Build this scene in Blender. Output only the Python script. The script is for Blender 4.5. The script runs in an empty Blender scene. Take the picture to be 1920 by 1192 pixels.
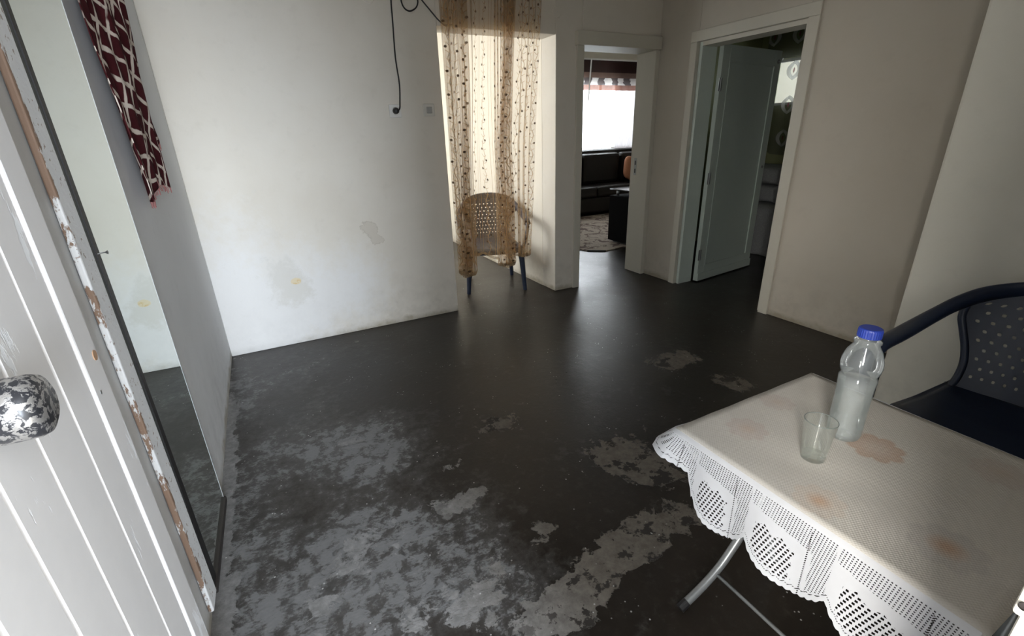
import bpy, bmesh, math, random
from mathutils import Vector, Matrix
random.seed(7)
SC = bpy.context.scene
COL = SC.collection
PI = math.pi

# ------------------------------------------------------------------ camera
cam_d = bpy.data.cameras.new('camera'); cam = bpy.data.objects.new('camera', cam_d); COL.objects.link(cam)
R_ = Vector((0.88359793, -0.46727463, -0.03015167)); U_ = Vector((0.19663287, 0.31184335, 0.92956401)); W_ = Vector((0.42495908, 0.82728964, -0.36742569))
m = Matrix((R_, U_, -W_)).transposed().to_4x4(); m.translation = Vector((0, 0, 1.4))
cam.matrix_world = m
cam_d.sensor_width = 36; cam_d.lens = 36 * 874.374 / 1920; cam_d.clip_start = 0.02
SC.camera = cam

# ------------------------------------------------------------------ world, daylight, exposure
world = bpy.data.worlds.new('sky'); SC.world = world; world.use_nodes = True
bg = world.node_tree.nodes['Background']; bg.inputs[0].default_value = (0.88, 0.94, 1.0, 1); bg.inputs[1].default_value = 4.6
def area(name, loc, target, sx, sy, power, color, portal=False):
    d = bpy.data.lights.new(name, 'AREA'); d.shape = 'RECTANGLE'; d.size = sx; d.size_y = sy; d.energy = power; d.color = color
    o = bpy.data.objects.new(name, d); COL.objects.link(o); o.location = loc
    o.rotation_euler = (Vector(target) - Vector(loc)).to_track_quat('-Z', 'Y').to_euler()
    if portal: d.cycles.is_portal = True
    return o
area('daylight_entrance', (0.40, -5.0, 1.9), (0.05, 0, 1.1), 1.8, 2.4, 470, (0.80, 0.89, 1.0))
area('fill_yard', (-4.6, -2.1, 2.7), (0.40, 0.0, 0.95), 2.4, 3.8, 820, (1.0, 0.96, 0.89))  # added fill from outside left, brightens the table and near-right wall
area('daylight_passage_window', (0.33, 4.9, 1.5), (2.29, 4.8, 1.3), 2.2, 1.6, 23, (1.0, 0.91, 0.81))
area('daylight_living_window', (5.9, 8.4, 2.2), (5.6, 6.5, 0.6), 2.4, 1.6, 120, (0.95, 0.96, 1.0))
area('portal_entrance', (0.05, -0.22, 1.05), (0.05, 1, 1.05), 0.84, 2.1, 1, (1, 1, 1), True)
area('portal_living', (5.9, 7.86, 1.6), (5.9, 7, 1.6), 2.6, 1.2, 1, (1, 1, 1), True)
area('portal_bedroom', (5.98, 3.75, 1.85), (5, 3.75, 1.85), 0.9, 0.6, 1, (1, 1, 1), True)
SC.cycles.transparent_max_bounces = 24
SC.view_settings.view_transform = 'Standard'; SC.view_settings.look = 'None'
SC.view_settings.exposure = 0.45; SC.view_settings.gamma = 1.0; SC.view_settings.use_curve_mapping = False

# ------------------------------------------------------------------ mesh helpers
class MB:
    def __init__(s): s.v = []; s.f = []; s.uv = {}
    def add(s, vs, fs):
        b = len(s.v); s.v += [tuple(v) for v in vs]; s.f += [tuple(i + b for i in f) for f in fs]; return b
    def box(s, x0, x1, y0, y1, z0, z1):
        s.add([(x0,y0,z0),(x1,y0,z0),(x1,y1,z0),(x0,y1,z0),(x0,y0,z1),(x1,y0,z1),(x1,y1,z1),(x0,y1,z1)],
              [(0,3,2,1),(4,5,6,7),(0,1,5,4),(1,2,6,5),(2,3,7,6),(3,0,4,7)]); return s
    def tube(s, pts, rad, n=10, up=(0,0,1), caps=True):
        pts = [Vector(p) for p in pts]; N = len(pts)
        base = len(s.v); prev = None
        for i, p in enumerate(pts):
            t = (pts[min(i+1, N-1)] - pts[max(i-1, 0)]).normalized()
            if prev is None:
                a = Vector(up)
                if abs(a.dot(t)) > 0.95: a = Vector((1, 0, 0))
            else: a = prev
            a = (a - t * a.dot(t)).normalized(); b = t.cross(a); prev = a
            r = rad(i / (N - 1)) if callable(rad) else rad
            ra, rb = r if isinstance(r, tuple) else (r, r)
            for k in range(n):
                an = 2 * PI * k / n; s.v.append(tuple(p + a * ra * math.cos(an) + b * rb * math.sin(an)))
        for i in range(N - 1):
            for k in range(n):
                k2 = (k + 1) % n; s.f.append((base+i*n+k, base+i*n+k2, base+(i+1)*n+k2, base+(i+1)*n+k))
        if caps:
            s.f.append(tuple(base + k for k in range(n))[::-1]); s.f.append(tuple(base + (N-1)*n + k for k in range(n)))
        return s
    def lathe(s, prof, n=32, c=(0,0,0), axis='z'):
        base = len(s.v)
        for (r, z) in prof:
            for k in range(n):
                a = 2 * PI * k / n
                q = (r*math.cos(a), r*math.sin(a), z)
                if axis == 'x': q = (z, r*math.cos(a), r*math.sin(a))
                if axis == 'y': q = (r*math.cos(a), z, r*math.sin(a))
                s.v.append((q[0]+c[0], q[1]+c[1], q[2]+c[2]))
        for i in range(len(prof) - 1):
            for k in range(n):
                k2 = (k+1) % n; s.f.append((base+i*n+k, base+i*n+k2, base+(i+1)*n+k2, base+(i+1)*n+k))
        return s
    def grid(s, fn, nu, nv, flip=False):
        base = len(s.v); uvs = []
        for j in range(nv + 1):
            for i in range(nu + 1):
                s.v.append(tuple(fn(i / nu, j / nv)))
        for j in range(nv):
            for i in range(nu):
                q = (base+j*(nu+1)+i, base+j*(nu+1)+i+1, base+(j+1)*(nu+1)+i+1, base+(j+1)*(nu+1)+i)
                s.f.append(q[::-1] if flip else q)
        return base
    def build(s, name, mat, parent=None, smooth=False, bevel=0, solid=0, uv=None, uv2=None, fixn=False, subd=0, loc=None):
        me = bpy.data.meshes.new(name); me.from_pydata(s.v, [], s.f); me.update()
        if fixn:
            bm = bmesh.new(); bm.from_mesh(me); bmesh.ops.recalc_face_normals(bm, faces=bm.faces); bm.to_mesh(me); bm.free()
        for nm, tab in (('UVMap', uv), ('UV2', uv2)):
            if tab:
                l = me.uv_layers.new(name=nm)
                for lp in me.loops: l.data[lp.index].uv = tab[lp.vertex_index]
        if mat: me.materials.append(mat)
        if smooth: me.polygons.foreach_set('use_smooth', [True] * len(me.polygons))
        o = bpy.data.objects.new(name, me); COL.objects.link(o)
        if parent: o.parent = parent
        if loc: o.location = loc
        if bevel:
            b = o.modifiers.new('bevel', 'BEVEL'); b.width = bevel; b.segments = 2; b.limit_method = 'ANGLE'; b.angle_limit = 0.7
        if solid:
            b = o.modifiers.new('solid', 'SOLIDIFY'); b.thickness = solid; b.offset = 0
        if subd:
            b = o.modifiers.new('sub', 'SUBSURF'); b.levels = subd; b.render_levels = subd
        return o

def spline(pts, per=6):
    """Catmull-Rom through points."""
    P = [Vector(p) for p in pts]; out = []
    for i in range(len(P) - 1):
        p0 = P[max(i-1, 0)]; p1 = P[i]; p2 = P[i+1]; p3 = P[min(i+2, len(P)-1)]
        for k in range(per):
            t = k / per
            out.append(0.5 * ((2*p1) + (p2-p0)*t + (2*p0-5*p1+4*p2-p3)*t*t + (3*p1-p0-3*p2+p3)*t**3))
    out.append(P[-1]); return out
def lerp_tab(tab, x):
    for (a, fa), (b, fb) in zip(tab, tab[1:]):
        if x <= b: 
            t = 0 if b == a else max(0, (x - a) / (b - a)); return fa + (fb - fa) * t
    return tab[-1][1]

def tag(o, label, cat, group=None, kind=None):
    o['label'] = label; o['category'] = cat
    if group: o['group'] = group
    if kind: o['kind'] = kind
    return o
def thing(name, label, cat, loc=(0,0,0), rz=0, group=None, kind=None):
    o = bpy.data.objects.new(name, None); COL.objects.link(o); o.location = loc; o.rotation_euler = (0, 0, rz); o.empty_display_size = 0.1
    return tag(o, label, cat, group, kind)
def box(name, x0, x1, y0, y1, z0, z1, mat, parent=None, bevel=0, solid=0):
    """box part; origin at its centre-bottom"""
    return MB().box(x0, x1, y0, y1, z0, z1).build(name, mat, parent, bevel=bevel)
def struct(name, mb, mat, label, cat, **k):
    return tag(mb.build(name, mat, **k), label, cat, kind='structure')

# ------------------------------------------------------------------ material helpers
class NT:
    def __init__(s, name):
        s.m = bpy.data.materials.new(name); s.m.use_nodes = True; s.t = s.m.node_tree; s.n = s.t.nodes; s.l = s.t.links
        s.b = s.n['Principled BSDF']; s.out = s.n['Material Output']
    def node(s, ty, **k):
        x = s.n.new(ty)
        for a, v in k.items(): setattr(x, a, v)
        return x
    def put(s, sock, v):
        if hasattr(v, 'is_output') or isinstance(v, bpy.types.NodeSocket): s.l.new(v, sock)
        elif isinstance(v, (tuple, list)) and sock.type == 'RGBA' and len(v) == 3: sock.default_value = (*v, 1)
        else: sock.default_value = v
    def math(s, op, a, b=0.0, c=None, clamp=False):
        x = s.node('ShaderNodeMath', operation=op, use_clamp=clamp); s.put(x.inputs[0], a); s.put(x.inputs[1], b)
        if c is not None: s.put(x.inputs[2], c)
        return x.outputs[0]
    def vmath(s, op, a, b=(0,0,0)):
        x = s.node('ShaderNodeVectorMath', operation=op); s.put(x.inputs[0], a); s.put(x.inputs[1], b)
        return x.outputs['Value'] if op in ('LENGTH', 'DISTANCE', 'DOT_PRODUCT') else x.outputs[0]
    def pos(s): return s.node('ShaderNodeNewGeometry').outputs['Position']
    def uv(s, name='UVMap'): return s.node('ShaderNodeUVMap', uv_map=name).outputs[0]
    def obj(s): return s.node('ShaderNodeTexCoord').outputs['Object']
    def sep(s, v):
        x = s.node('ShaderNodeSeparateXYZ'); s.put(x.inputs[0], v); return x.outputs
    def comb(s, x_, y_, z_=0.0):
        x = s.node('ShaderNodeCombineXYZ'); s.put(x.inputs[0], x_); s.put(x.inputs[1], y_); s.put(x.inputs[2], z_); return x.outputs[0]
    def noise(s, vec, scale, detail=4, rough=0.55, dist=0.0, col=False):
        x = s.node('ShaderNodeTexNoise'); s.put(x.inputs['Vector'], vec); x.inputs['Scale'].default_value = scale
        x.inputs['Detail'].default_value = detail; x.inputs['Roughness'].default_value = rough; x.inputs['Distortion'].default_value = dist
        return x.outputs['Color' if col else 'Fac']
    def vor(s, vec, scale, feature='F1', out='Distance'):
        x = s.node('ShaderNodeTexVoronoi', feature=feature); s.put(x.inputs['Vector'], vec); x.inputs['Scale'].default_value = scale
        return x.outputs[out]
    def ramp(s, v, a, b, lo=0.0, hi=1.0):
        x = s.node('ShaderNodeMapRange', clamp=True); s.put(x.inputs[0], v); x.inputs[1].default_value = a; x.inputs[2].default_value = b
        x.inputs[3].default_value = lo; x.inputs[4].default_value = hi; return x.outputs[0]
    def mix(s, f, a, b, blend='MIX'):
        x = s.node('ShaderNodeMix', data_type='RGBA', blend_type=blend); s.put(x.inputs['Factor'], f); s.put(x.inputs['A'], a); s.put(x.inputs['B'], b)
        return x.outputs['Result']
    def bump(s, h, strength=0.3, dist=0.01):
        x = s.node('ShaderNodeBump'); x.inputs['Strength'].default_value = strength; x.inputs['Distance'].default_value = dist; s.put(x.inputs['Height'], h)
        s.l.new(x.outputs[0], s.b.inputs['Normal']); return x.outputs[0]
    def set(s, **k):
        for a, v in k.items():
            nm = {'color': 'Base Color', 'rough': 'Roughness', 'metal': 'Metallic', 'spec': 'Specular IOR Level', 'alpha': 'Alpha', 'trans': 'Transmission Weight', 'ior': 'IOR', 'sheen': 'Sheen Weight'}[a]
            s.put(s.b.inputs[nm], v)
        return s
    def blobs(s, xy, lst):
        """sum of soft elliptical spots: (x, y, rx, ry, weight)"""
        tot = None
        for (x, y, rx, ry, w) in lst:
            d = s.vmath('MULTIPLY', s.vmath('SUBTRACT', xy, (x, y, 0)), (1/rx, 1/ry, 0))
            b = s.math('MULTIPLY', s.math('SUBTRACT', 1.0, s.vmath('LENGTH', d), clamp=True), w)
            tot = b if tot is None else s.math('ADD', tot, b)
        return tot
    def sheer(s, opacity, color, transl=0.6, rough=0.8):
        """thin cloth: transparent / diffuse / translucent"""
        tr = s.node('ShaderNodeBsdfTransparent'); df = s.node('ShaderNodeBsdfDiffuse'); tl = s.node('ShaderNodeBsdfTranslucent')
        s.put(df.inputs[0], color); s.put(tl.inputs[0], color)
        a = s.node('ShaderNodeMixShader'); a.inputs[0].default_value = transl; s.l.new(df.outputs[0], a.inputs[1]); s.l.new(tl.outputs[0], a.inputs[2])
        b = s.node('ShaderNodeMixShader'); s.put(b.inputs[0], opacity); s.l.new(tr.outputs[0], b.inputs[1]); s.l.new(a.outputs[0], b.inputs[2])
        s.l.new(b.outputs[0], s.out.inputs[0]); return s.m

def plain(name, color, rough=0.6, metal=0.0, var=0.12, scale=20.0, bump=0.0, spec=0.5):
    t = NT(name); n = t.noise(t.obj(), scale, 3)
    c = t.mix(n, tuple(x * (1 - var) for x in color), tuple(min(1, x * (1 + var)) for x in color))
    t.set(color=c, rough=rough, metal=metal, spec=spec)
    if bump: t.bump(n, bump, 0.004)
    return t.m

def wall_mat(name, c1, c2, extra=None, grime=True):
    t = NT(name); p = t.pos(); n1 = t.noise(p, 1.3, 5, 0.6); n2 = t.noise(p, 9, 6, 0.65); n3 = t.noise(p, 60, 3)
    c = t.mix(t.ramp(n1, 0.3, 0.7), c1, c2)
    c = t.mix(t.ramp(n2, 0.56, 0.75, 0, 0.30), c, tuple(x * 0.86 for x in c1))
    z = t.sep(p)[2]
    if grime:
        edge = t.math('ADD', z, t.math('MULTIPLY', t.math('SUBTRACT', n2, 0.5), 0.12))
        c = t.mix(t.ramp(edge, 0.015, 0.055, 0.75, 0), c, (0.30, 0.255, 0.18))
        c = t.mix(t.math('MULTIPLY', t.ramp(z, 0.10, 0.45, 0.5, 0), t.ramp(n2, 0.42, 0.62)), c, tuple(x * 0.80 for x in c1))
    hgt = t.math('ADD', t.math('MULTIPLY', n2, 0.6), t.math('MULTIPLY', n3, 0.25))
    if extra: c, hgt = extra(t, p, c, hgt, n2, n3)
    t.set(color=c, rough=0.82, spec=0.25); t.bump(hgt, 0.22, 0.006)
    return t.m
WC1 = (0.655, 0.60, 0.515); WC2 = (0.71, 0.665, 0.59)
def back_extra(t, p, c, hgt, n2, n3):
    s = t.sep(p); xz = t.comb(s[0], s[2])
    nn = t.noise(p, 14, 5, 0.7)
    wob = t.math('MULTIPLY', t.math('SUBTRACT', nn, 0.5), 1.6)
    # paler lower whitewash to the corner, with a ragged edge
    lo = t.math('ADD', t.blobs(xz, [(-0.25, 0.1, 0.65, 1.3, 1.0), (0.45, 0.35, 0.55, 0.6, 0.7)]), t.math('MULTIPLY', wob, 0.35))
    c = t.mix(t.ramp(lo, 0.22, 0.6, 0, 0.6), c, (0.76, 0.76, 0.765))
    # damp stain
    st = t.math('ADD', t.blobs(xz, [(0.02, 0.50, 0.17, 0.26, 1.0), (0.12, 0.40, 0.14, 0.16, 0.8)]), t.math('MULTIPLY', wob, 1.3))
    c = t.mix(t.ramp(st, 0.25, 0.7, 0, 0.6), c, (0.60, 0.57, 0.51))
    # tan chip
    ch = t.math('ADD', t.blobs(xz, [(0.105, 0.468, 0.055, 0.038, 1.0)]), t.math('MULTIPLY', wob, 0.5))
    m1 = t.ramp(ch, 0.35, 0.42)
    c = t.mix(m1, c, t.mix(t.ramp(nn, 0.42, 0.5), (0.62, 0.45, 0.22), (0.7, 0.6, 0.42)))
    # peeled chip by the switch side
    ch2 = t.math('ADD', t.blobs(xz, [(0.655, 0.79, 0.085, 0.07, 1.0), (0.69, 0.735, 0.06, 0.10, 0.9), (0.725, 0.685, 0.07, 0.05, 0.8)]), t.math('MULTIPLY', t.math('SUBTRACT', t.noise(p, 34, 4, 0.7), 0.5), 1.3))
    m2 = t.ramp(ch2, 0.42, 0.46)
    edge = t.math('MULTIPLY', t.ramp(ch2, 0.36, 0.42), t.ramp(ch2, 0.46, 0.54, 1, 0))
    c = t.mix(t.math('MULTIPLY', m2, 0.45), c, (0.53, 0.47, 0.39)); c = t.mix(t.math('MULTIPLY', edge, 0.45), c, (0.42, 0.37, 0.30))
    hgt = t.math('SUBTRACT', hgt, t.math('MULTIPLY', t.math('ADD', m1, m2), 0.5))
    return c, hgt
M = {}
M['wall'] = wall_mat('painted_plaster', WC1, WC2)
M['wall_back'] = wall_mat('stained_plaster', WC1, WC2, back_extra)
M['wall_white'] = wall_mat('white_plaster', (0.68, 0.675, 0.665), (0.74, 0.735, 0.73))
M['wall_beige_shaded'] = wall_mat('shaded_beige_plaster', (0.53, 0.48, 0.405), (0.57, 0.525, 0.45))  # beige deepened so the colour carries the shade on the right wall
M['wall_cream_lit'] = wall_mat('lit_cream_plaster', (0.74, 0.71, 0.62), (0.79, 0.76, 0.675))  # cream lightened so the colour carries the brighter light on this corner
M['wall_olive'] = wall_mat('olive_plaster', (0.30, 0.31, 0.16), (0.34, 0.35, 0.19), grime=False)
M['wall_passage'] = wall_mat('cream_plaster', (0.74, 0.68, 0.58), (0.78, 0.72, 0.62))
M['ceiling'] = wall_mat('ceiling_paint', (0.70, 0.68, 0.64), (0.74, 0.72, 0.69), grime=False)

def floor_mat():
    t = NT('worn_dark_concrete'); p = t.pos(); s = t.sep(p); xy = t.comb(s[0], s[1])
    n1 = t.noise(p, 1.7, 6, 0.6); n2 = t.noise(p, 5.5, 10, 0.70, 0.5); n3 = t.noise(p, 26, 6, 0.72); n4 = t.noise(p, 3.1, 8, 0.64, 0.4); n5 = t.noise(p, 15, 8, 0.68, 0.3)
    n6 = t.noise(t.vmath('MULTIPLY', p, (1.0, 2.2, 1.0)), 55, 4, 0.7)
    base = t.mix(t.ramp(n1, 0.3, 0.7), (0.0120, 0.0092, 0.0069), (0.025, 0.0192, 0.0145))
    base = t.mix(t.ramp(n3, 0.5, 0.8, 0, 0.55), base, (0.046, 0.038, 0.031))
    base = t.mix(t.ramp(n5, 0.58, 0.74, 0, 0.6), base, (0.055, 0.047, 0.040))
    # greyish scuffed zones: many fine flakes through the dark coat
    sc_ = t.blobs(xy, [(0.05, 2.1, 0.60, 0.42, 0.9), (0.32, 2.0, 0.5, 0.42, 0.8), (0.15, 1.5, 0.55, 0.5, 0.6), (0.33, 1.1, 0.6, 0.6, 1.0), (-0.15, 1.3, 0.55, 0.8, 0.9), (-0.2, 2.9, 0.5, 0.9, 0.65), (0.45, 3.2, 0.8, 0.45, 0.40), (-0.36, 1.9, 0.20, 2.4, 0.6)])
    sf_ = t.math('ADD', t.math('MULTIPLY', sc_, 0.19), t.math('ADD', t.math('MULTIPLY', n4, 0.42), t.math('ADD', t.math('MULTIPLY', n5, 0.30), t.math('MULTIPLY', n3, 0.26))))
    scuff = t.ramp(sf_, 0.54, 0.80)
    flk = t.math('MULTIPLY', t.ramp(t.math('ADD', sf_, t.math('MULTIPLY', t.math('SUBTRACT', n6, 0.5), 0.16)), 0.645, 0.70), t.ramp(t.math('ADD', n5, t.math('MULTIPLY', t.math('SUBTRACT', n6, 0.5), 0.3)), 0.43, 0.52))
    grey = t.mix(n6, (0.155, 0.154, 0.153), (0.285, 0.284, 0.285))
    c = t.mix(t.math('MULTIPLY', scuff, 0.75), base, (0.125, 0.121, 0.117))
    c = t.mix(t.math('MULTIPLY', flk, 0.52), c, grey)
    # flaked-off patches of bare screed (sharp)
    pb = t.blobs(xy, [(1.20, 1.38, 0.26, 0.20, 0.95), (1.27, 1.18, 0.24, 0.20, 0.9), (1.10, 0.96, 0.40, 0.15, 1.1), (0.78, 0.91, 0.30, 0.12, 1.1), (0.60, 0.84, 0.24, 0.12, 1.0), (2.17, 1.93, 0.36, 0.20, 0.95), (2.25, 1.55, 0.26, 0.26, 0.95), (0.86, 1.86, 0.24, 0.18, 0.85),
                      (0.70, 1.16, 0.14, 0.12, 0.75), (0.50, 1.45, 0.20, 0.14, 0.65), (0.34, 1.04, 0.34, 0.28, 0.8), (0.24, 1.43, 0.36, 0.26, 0.55), (-0.1, 1.25, 0.4, 0.35, 0.5), (0.5, 1.71, 0.24, 0.12, 0.6), (0.1, 2.1, 0.38, 0.16, 0.5), (-0.39, 1.9, 0.09, 2.6, 1.1), (1.6, 1.5, 0.5, 0.7, 0.35), (0.45, 3.35, 0.3, 0.12, 0.45)])
    pf = t.math('ADD', t.math('MULTIPLY', pb, 0.345), t.math('ADD', t.math('MULTIPLY', n2, 0.66), t.math('MULTIPLY', n5, 0.26)))
    patch = t.ramp(pf, 0.648, 0.660)
    pc = t.mix(t.ramp(n3, 0.35, 0.7), (0.092, 0.078, 0.062), (0.165, 0.143, 0.118))
    pc = t.mix(t.ramp(s[0], 0.25, 0.75, 0.85, 0), pc, t.mix(t.ramp(n3, 0.35, 0.7), (0.15, 0.147, 0.143), (0.28, 0.275, 0.27)))
    c = t.mix(patch, c, pc)
    # dark islands left inside the patches, pale grit
    isl = t.math('MULTIPLY', t.ramp(t.noise(p, 9, 7, 0.7), 0.545, 0.56), t.ramp(s[0], 0.3, 0.6))
    pit = t.ramp(t.vor(t.vmath('ADD', p, t.vmath('MULTIPLY', t.noise(p, 12, 3, col=True), (0.05, 0.05, 0))), 22), 0.16, 0.2, 1, 0)
    c = t.mix(t.math('MULTIPLY', t.math('MAXIMUM', isl, t.math('MULTIPLY', t.math('MULTIPLY', pit, t.ramp(n2, 0.45, 0.6)), t.ramp(s[0], 0.5, 0.8))), patch), c, (0.026, 0.021, 0.017))
    grit = t.math('MULTIPLY', t.ramp(t.vor(p, 42), 0.10, 0.14, 1, 0), t.ramp(t.noise(p, 7, 2), 0.57, 0.63))
    c = t.mix(t.math('MULTIPLY', grit, 0.85), c, (0.50, 0.49, 0.47))
    rgh = t.math('ADD', t.ramp(n1, 0.3, 0.7, 0.22, 0.36), t.math('MULTIPLY', n3, 0.14))
    rgh = t.math('MAXIMUM', rgh, t.math('MAXIMUM', t.math('MULTIPLY', patch, 0.75), t.math('MULTIPLY', scuff, 0.55)))
    t.set(color=c, rough=rgh, spec=0.42)
    h = t.math('SUBTRACT', t.math('ADD', t.math('MULTIPLY', n2, 0.30), t.math('MULTIPLY', n3, 0.30)), t.math('ADD', t.math('MULTIPLY', patch, 0.4), t.math('MULTIPLY', flk, 0.2)))
    t.bump(h, 0.5, 0.008)
    return t.m
M['floor'] = floor_mat()
M['ground'] = plain('outdoor_concrete', (0.42, 0.40, 0.37), 0.9, var=0.2, scale=3)

def paint_mat(name, c1, chip, amount=0.62, scale=7, rough=0.45, streak=(1, 1, 0.25)):
    t = NT(name); p = t.vmath('MULTIPLY', t.obj(), streak); n = t.noise(p, scale, 7, 0.7); n2 = t.noise(t.obj(), 30, 4)
    c = t.mix(n2, tuple(x * 0.93 for x in c1), c1)
    k = t.ramp(n, amount, amount + 0.02)
    c = t.mix(k, c, chip); t.set(color=c, rough=t.math('ADD', rough, t.math('MULTIPLY', k, 0.3)))
    t.bump(t.math('SUBTRACT', t.math('MULTIPLY', n2, 0.2), k), 0.25, 0.003); return t.m
M['door_paint'] = paint_mat('white_door_paint', (0.72, 0.70, 0.69), (0.80, 0.80, 0.81), 0.60, 9, 0.6)
M['trim_paint'] = paint_mat('cream_trim_paint', (0.60, 0.565, 0.48), (0.33, 0.25, 0.16), 0.70, 8)
M['frame_paint'] = paint_mat('white_frame_paint', (0.80, 0.79, 0.77), (0.5, 0.4, 0.3), 0.74, 8)
M['green_paint'] = paint_mat('pale_green_door_paint', (0.66, 0.73, 0.66), (0.45, 0.50, 0.45), 0.72, 6)
def flake_mat():
    t = NT('flaking_white_on_wood'); p = t.obj(); y = t.sep(p)[1]; n = t.noise(t.vmath('MULTIPLY', p, (1, 1, 0.35)), 16, 7, 0.7); n2 = t.noise(p, 70, 4)
    q = t.math('ADD', y, t.math('MULTIPLY', t.math('SUBTRACT', n, 0.5), 0.16)); k_ = t.ramp(q, -0.050, -0.046, 1, 0)
    k_ = t.math('MAXIMUM', k_, t.math('MULTIPLY', t.ramp(n2, 0.62, 0.66), 0.7))
    c = t.mix(k_, t.mix(n2, (0.74, 0.74, 0.74), (0.84, 0.84, 0.84)), t.mix(n, (0.20, 0.125, 0.085), (0.33, 0.22, 0.155)))
    t.set(color=c, rough=0.7); t.bump(t.math('SUBTRACT', n2, k_), 0.5, 0.003); return t.m
M['flake'] = flake_mat()
M['inset'] = plain('dark_grey_green_paint', (0.075, 0.082, 0.075), 0.5)
M['bare_wood'] = paint_mat('bare_brown_wood', (0.40, 0.24, 0.14), (0.20, 0.12, 0.07), 0.6, 8, 0.6)
M['dark_wood'] = plain('dark_wood', (0.025, 0.02, 0.018), 0.5)
M['black_rubber'] = plain('black_rubber', (0.012, 0.011, 0.011), 0.5)
M['steel'] = plain('galvanised_steel', (0.42, 0.43, 0.43), 0.35, 0.9)
M['steel_grey'] = plain('grey_leg_paint', (0.30, 0.31, 0.31), 0.35, 0.55)
def mirror_mat():
    t = NT('mirror_glass'); t.set(color=t.mix(t.noise(t.obj(), 3), (0.80, 0.86, 0.82), (0.83, 0.88, 0.845)), metal=1.0, rough=0.015); return t.m
M['mirror'] = mirror_mat()
M['glass_edge'] = plain('bright_glass_edge', (0.86, 0.93, 0.92), 0.12)
M['plastic_white'] = plain('white_plastic', (0.72, 0.70, 0.66), 0.4, var=0.04)
M['plastic_cream'] = plain('cream_plastic', (0.60, 0.575, 0.52), 0.45, var=0.05)
M['grey_plastic'] = plain('grey_plastic', (0.32, 0.31, 0.29), 0.5, var=0.1)
M['chair_blue'] = plain('navy_plastic', (0.012, 0.020, 0.045), 0.38, var=0.15, scale=40, bump=0.08)
M['chair_grey'] = plain('dull_navy_plastic', (0.014, 0.024, 0.052), 0.45, var=0.15, scale=40, bump=0.08)

# ------------------------------------------------------------------ the setting
XL, YB, XR, XN, YN, H = -0.40, 3.55, 3.385, 2.55, 0.98, 2.85
struct('floor', MB().box(-0.6, 8.6, -0.30, 7.9, -0.10, 0.0), M['floor'], 'worn dark polished concrete floor with flaked patches', 'floor')
struct('ground', MB().box(-12, 12, -14, -0.30, -0.22, -0.12), M['ground'], 'pale concrete yard outside the entrance', 'ground')
struct('ceiling', MB().box(-0.6, 8.6, -0.30, 7.9, H, H + 0.1), M['ceiling'], 'off white ceiling over all the rooms', 'ceiling')
struct('wall_left', MB().box(XL - 0.2, XL, -0.25, YB + 0.22, 0, H), M['wall_white'], 'grey white wall behind the leaning mirror', 'wall')
b = MB().box(XL, 1.31, YB, YB + 0.22, 0, H).box(1.31, 2.29, YB, YB + 0.22, 2.11, H).box(2.29, 2.545, YB, YB + 0.22, 0, H).box(2.545, XR, YB, YB + 0.22, 2.05, H)
struct('wall_back', b, M['wall_back'], 'stained white wall with the socket, curtain opening and doorway', 'wall', bevel=0.006)
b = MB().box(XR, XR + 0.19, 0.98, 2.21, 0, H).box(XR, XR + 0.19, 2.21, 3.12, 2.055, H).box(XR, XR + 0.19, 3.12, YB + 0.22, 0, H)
struct('wall_right', b, M['wall_beige_shaded'], 'shaded grey wall holding the bedroom doorway', 'wall', bevel=0.004)
struct('wall_near_right', MB().box(XN, XR + 0.19, -0.25, YN, 0, H), M['wall_cream_lit'], 'cream wall corner behind the blue plastic armchair', 'wall', bevel=0.012)
b = MB().box(0.49, XN, -0.20, 0.035, 0, H).box(XL, 0.49, -0.20, 0.035, 2.13, H)
struct('wall_entrance', b, M['wall'], 'wall beside the entrance doorway', 'wall')
# passage behind the curtain
b = MB().box(2.29, 2.45, YB + 0.22, 6.6, 0, H)
struct('wall_passage_right', b, M['wall_passage'], 'sunlit cream wall behind the curtain', 'wall')
struct('wall_passage_back', MB().box(0.25, 2.45, 6.6, 6.75, 0, H), M['wall_passage'], 'cream end wall of the passage', 'wall')
b = MB().box(0.25, 0.40, YB + 0.22, 4.1, 0, H).box(0.25, 0.40, 6.2, 6.6, 0, H).box(0.25, 0.40, 4.1, 6.2, 0, 0.7).box(0.25, 0.40, 4.1, 6.2, 2.3, H)
struct('wall_passage_left', b, M['wall_passage'], 'cream passage wall with a window opening', 'wall')
# bedroom and living room
b = MB().box(XR + 0.19, 4.05, YB + 0.08, YB + 0.22, 0, H).box(4.05, 4.17, YB + 0.08, 4.42, 0, H).box(4.17, 5.9, 4.30, 4.42, 0, H)
struct('wall_living_right', b, M['wall_olive'], 'olive partition wall between bedroom and sitting room', 'wall')
b = MB().box(5.75, 5.9, 0.98, 3.35, 0, H).box(5.75, 5.9, 4.12, 4.30, 0, H).box(5.75, 5.9, 3.35, 4.12, 0, 1.62).box(5.75, 5.9, 3.35, 4.12, 2.12, H)
struct('wall_living_near', MB().box(5.9, 8.4, 4.30, 4.42, 0, H), M['wall'], 'outer white wall of the sitting room', 'wall')
struct('wall_bedroom_far', b, M['wall_olive'], 'dark olive bedroom wall with a small window', 'wall')
struct('wall_bedroom_near', MB().box(XR + 0.19, 5.9, 0.85, 0.98, 0, H), M['wall_olive'], 'olive bedroom side wall', 'wall')
b = MB().box(2.45, 4.7, 7.65, 7.8, 0, H).box(7.2, 8.4, 7.65, 7.8, 0, H).box(4.7, 7.2, 7.65, 7.8, 0, 1.05).box(4.7, 7.2, 7.65, 7.8, 2.25, H)
struct('wall_living_far', b, M['wall'], 'sitting room wall around the bright window', 'wall')
struct('wall_living_side', MB().box(8.4, 8.55, 4.3, 7.8, 0, H), M['wall'], 'sitting room end wall', 'wall')

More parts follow.
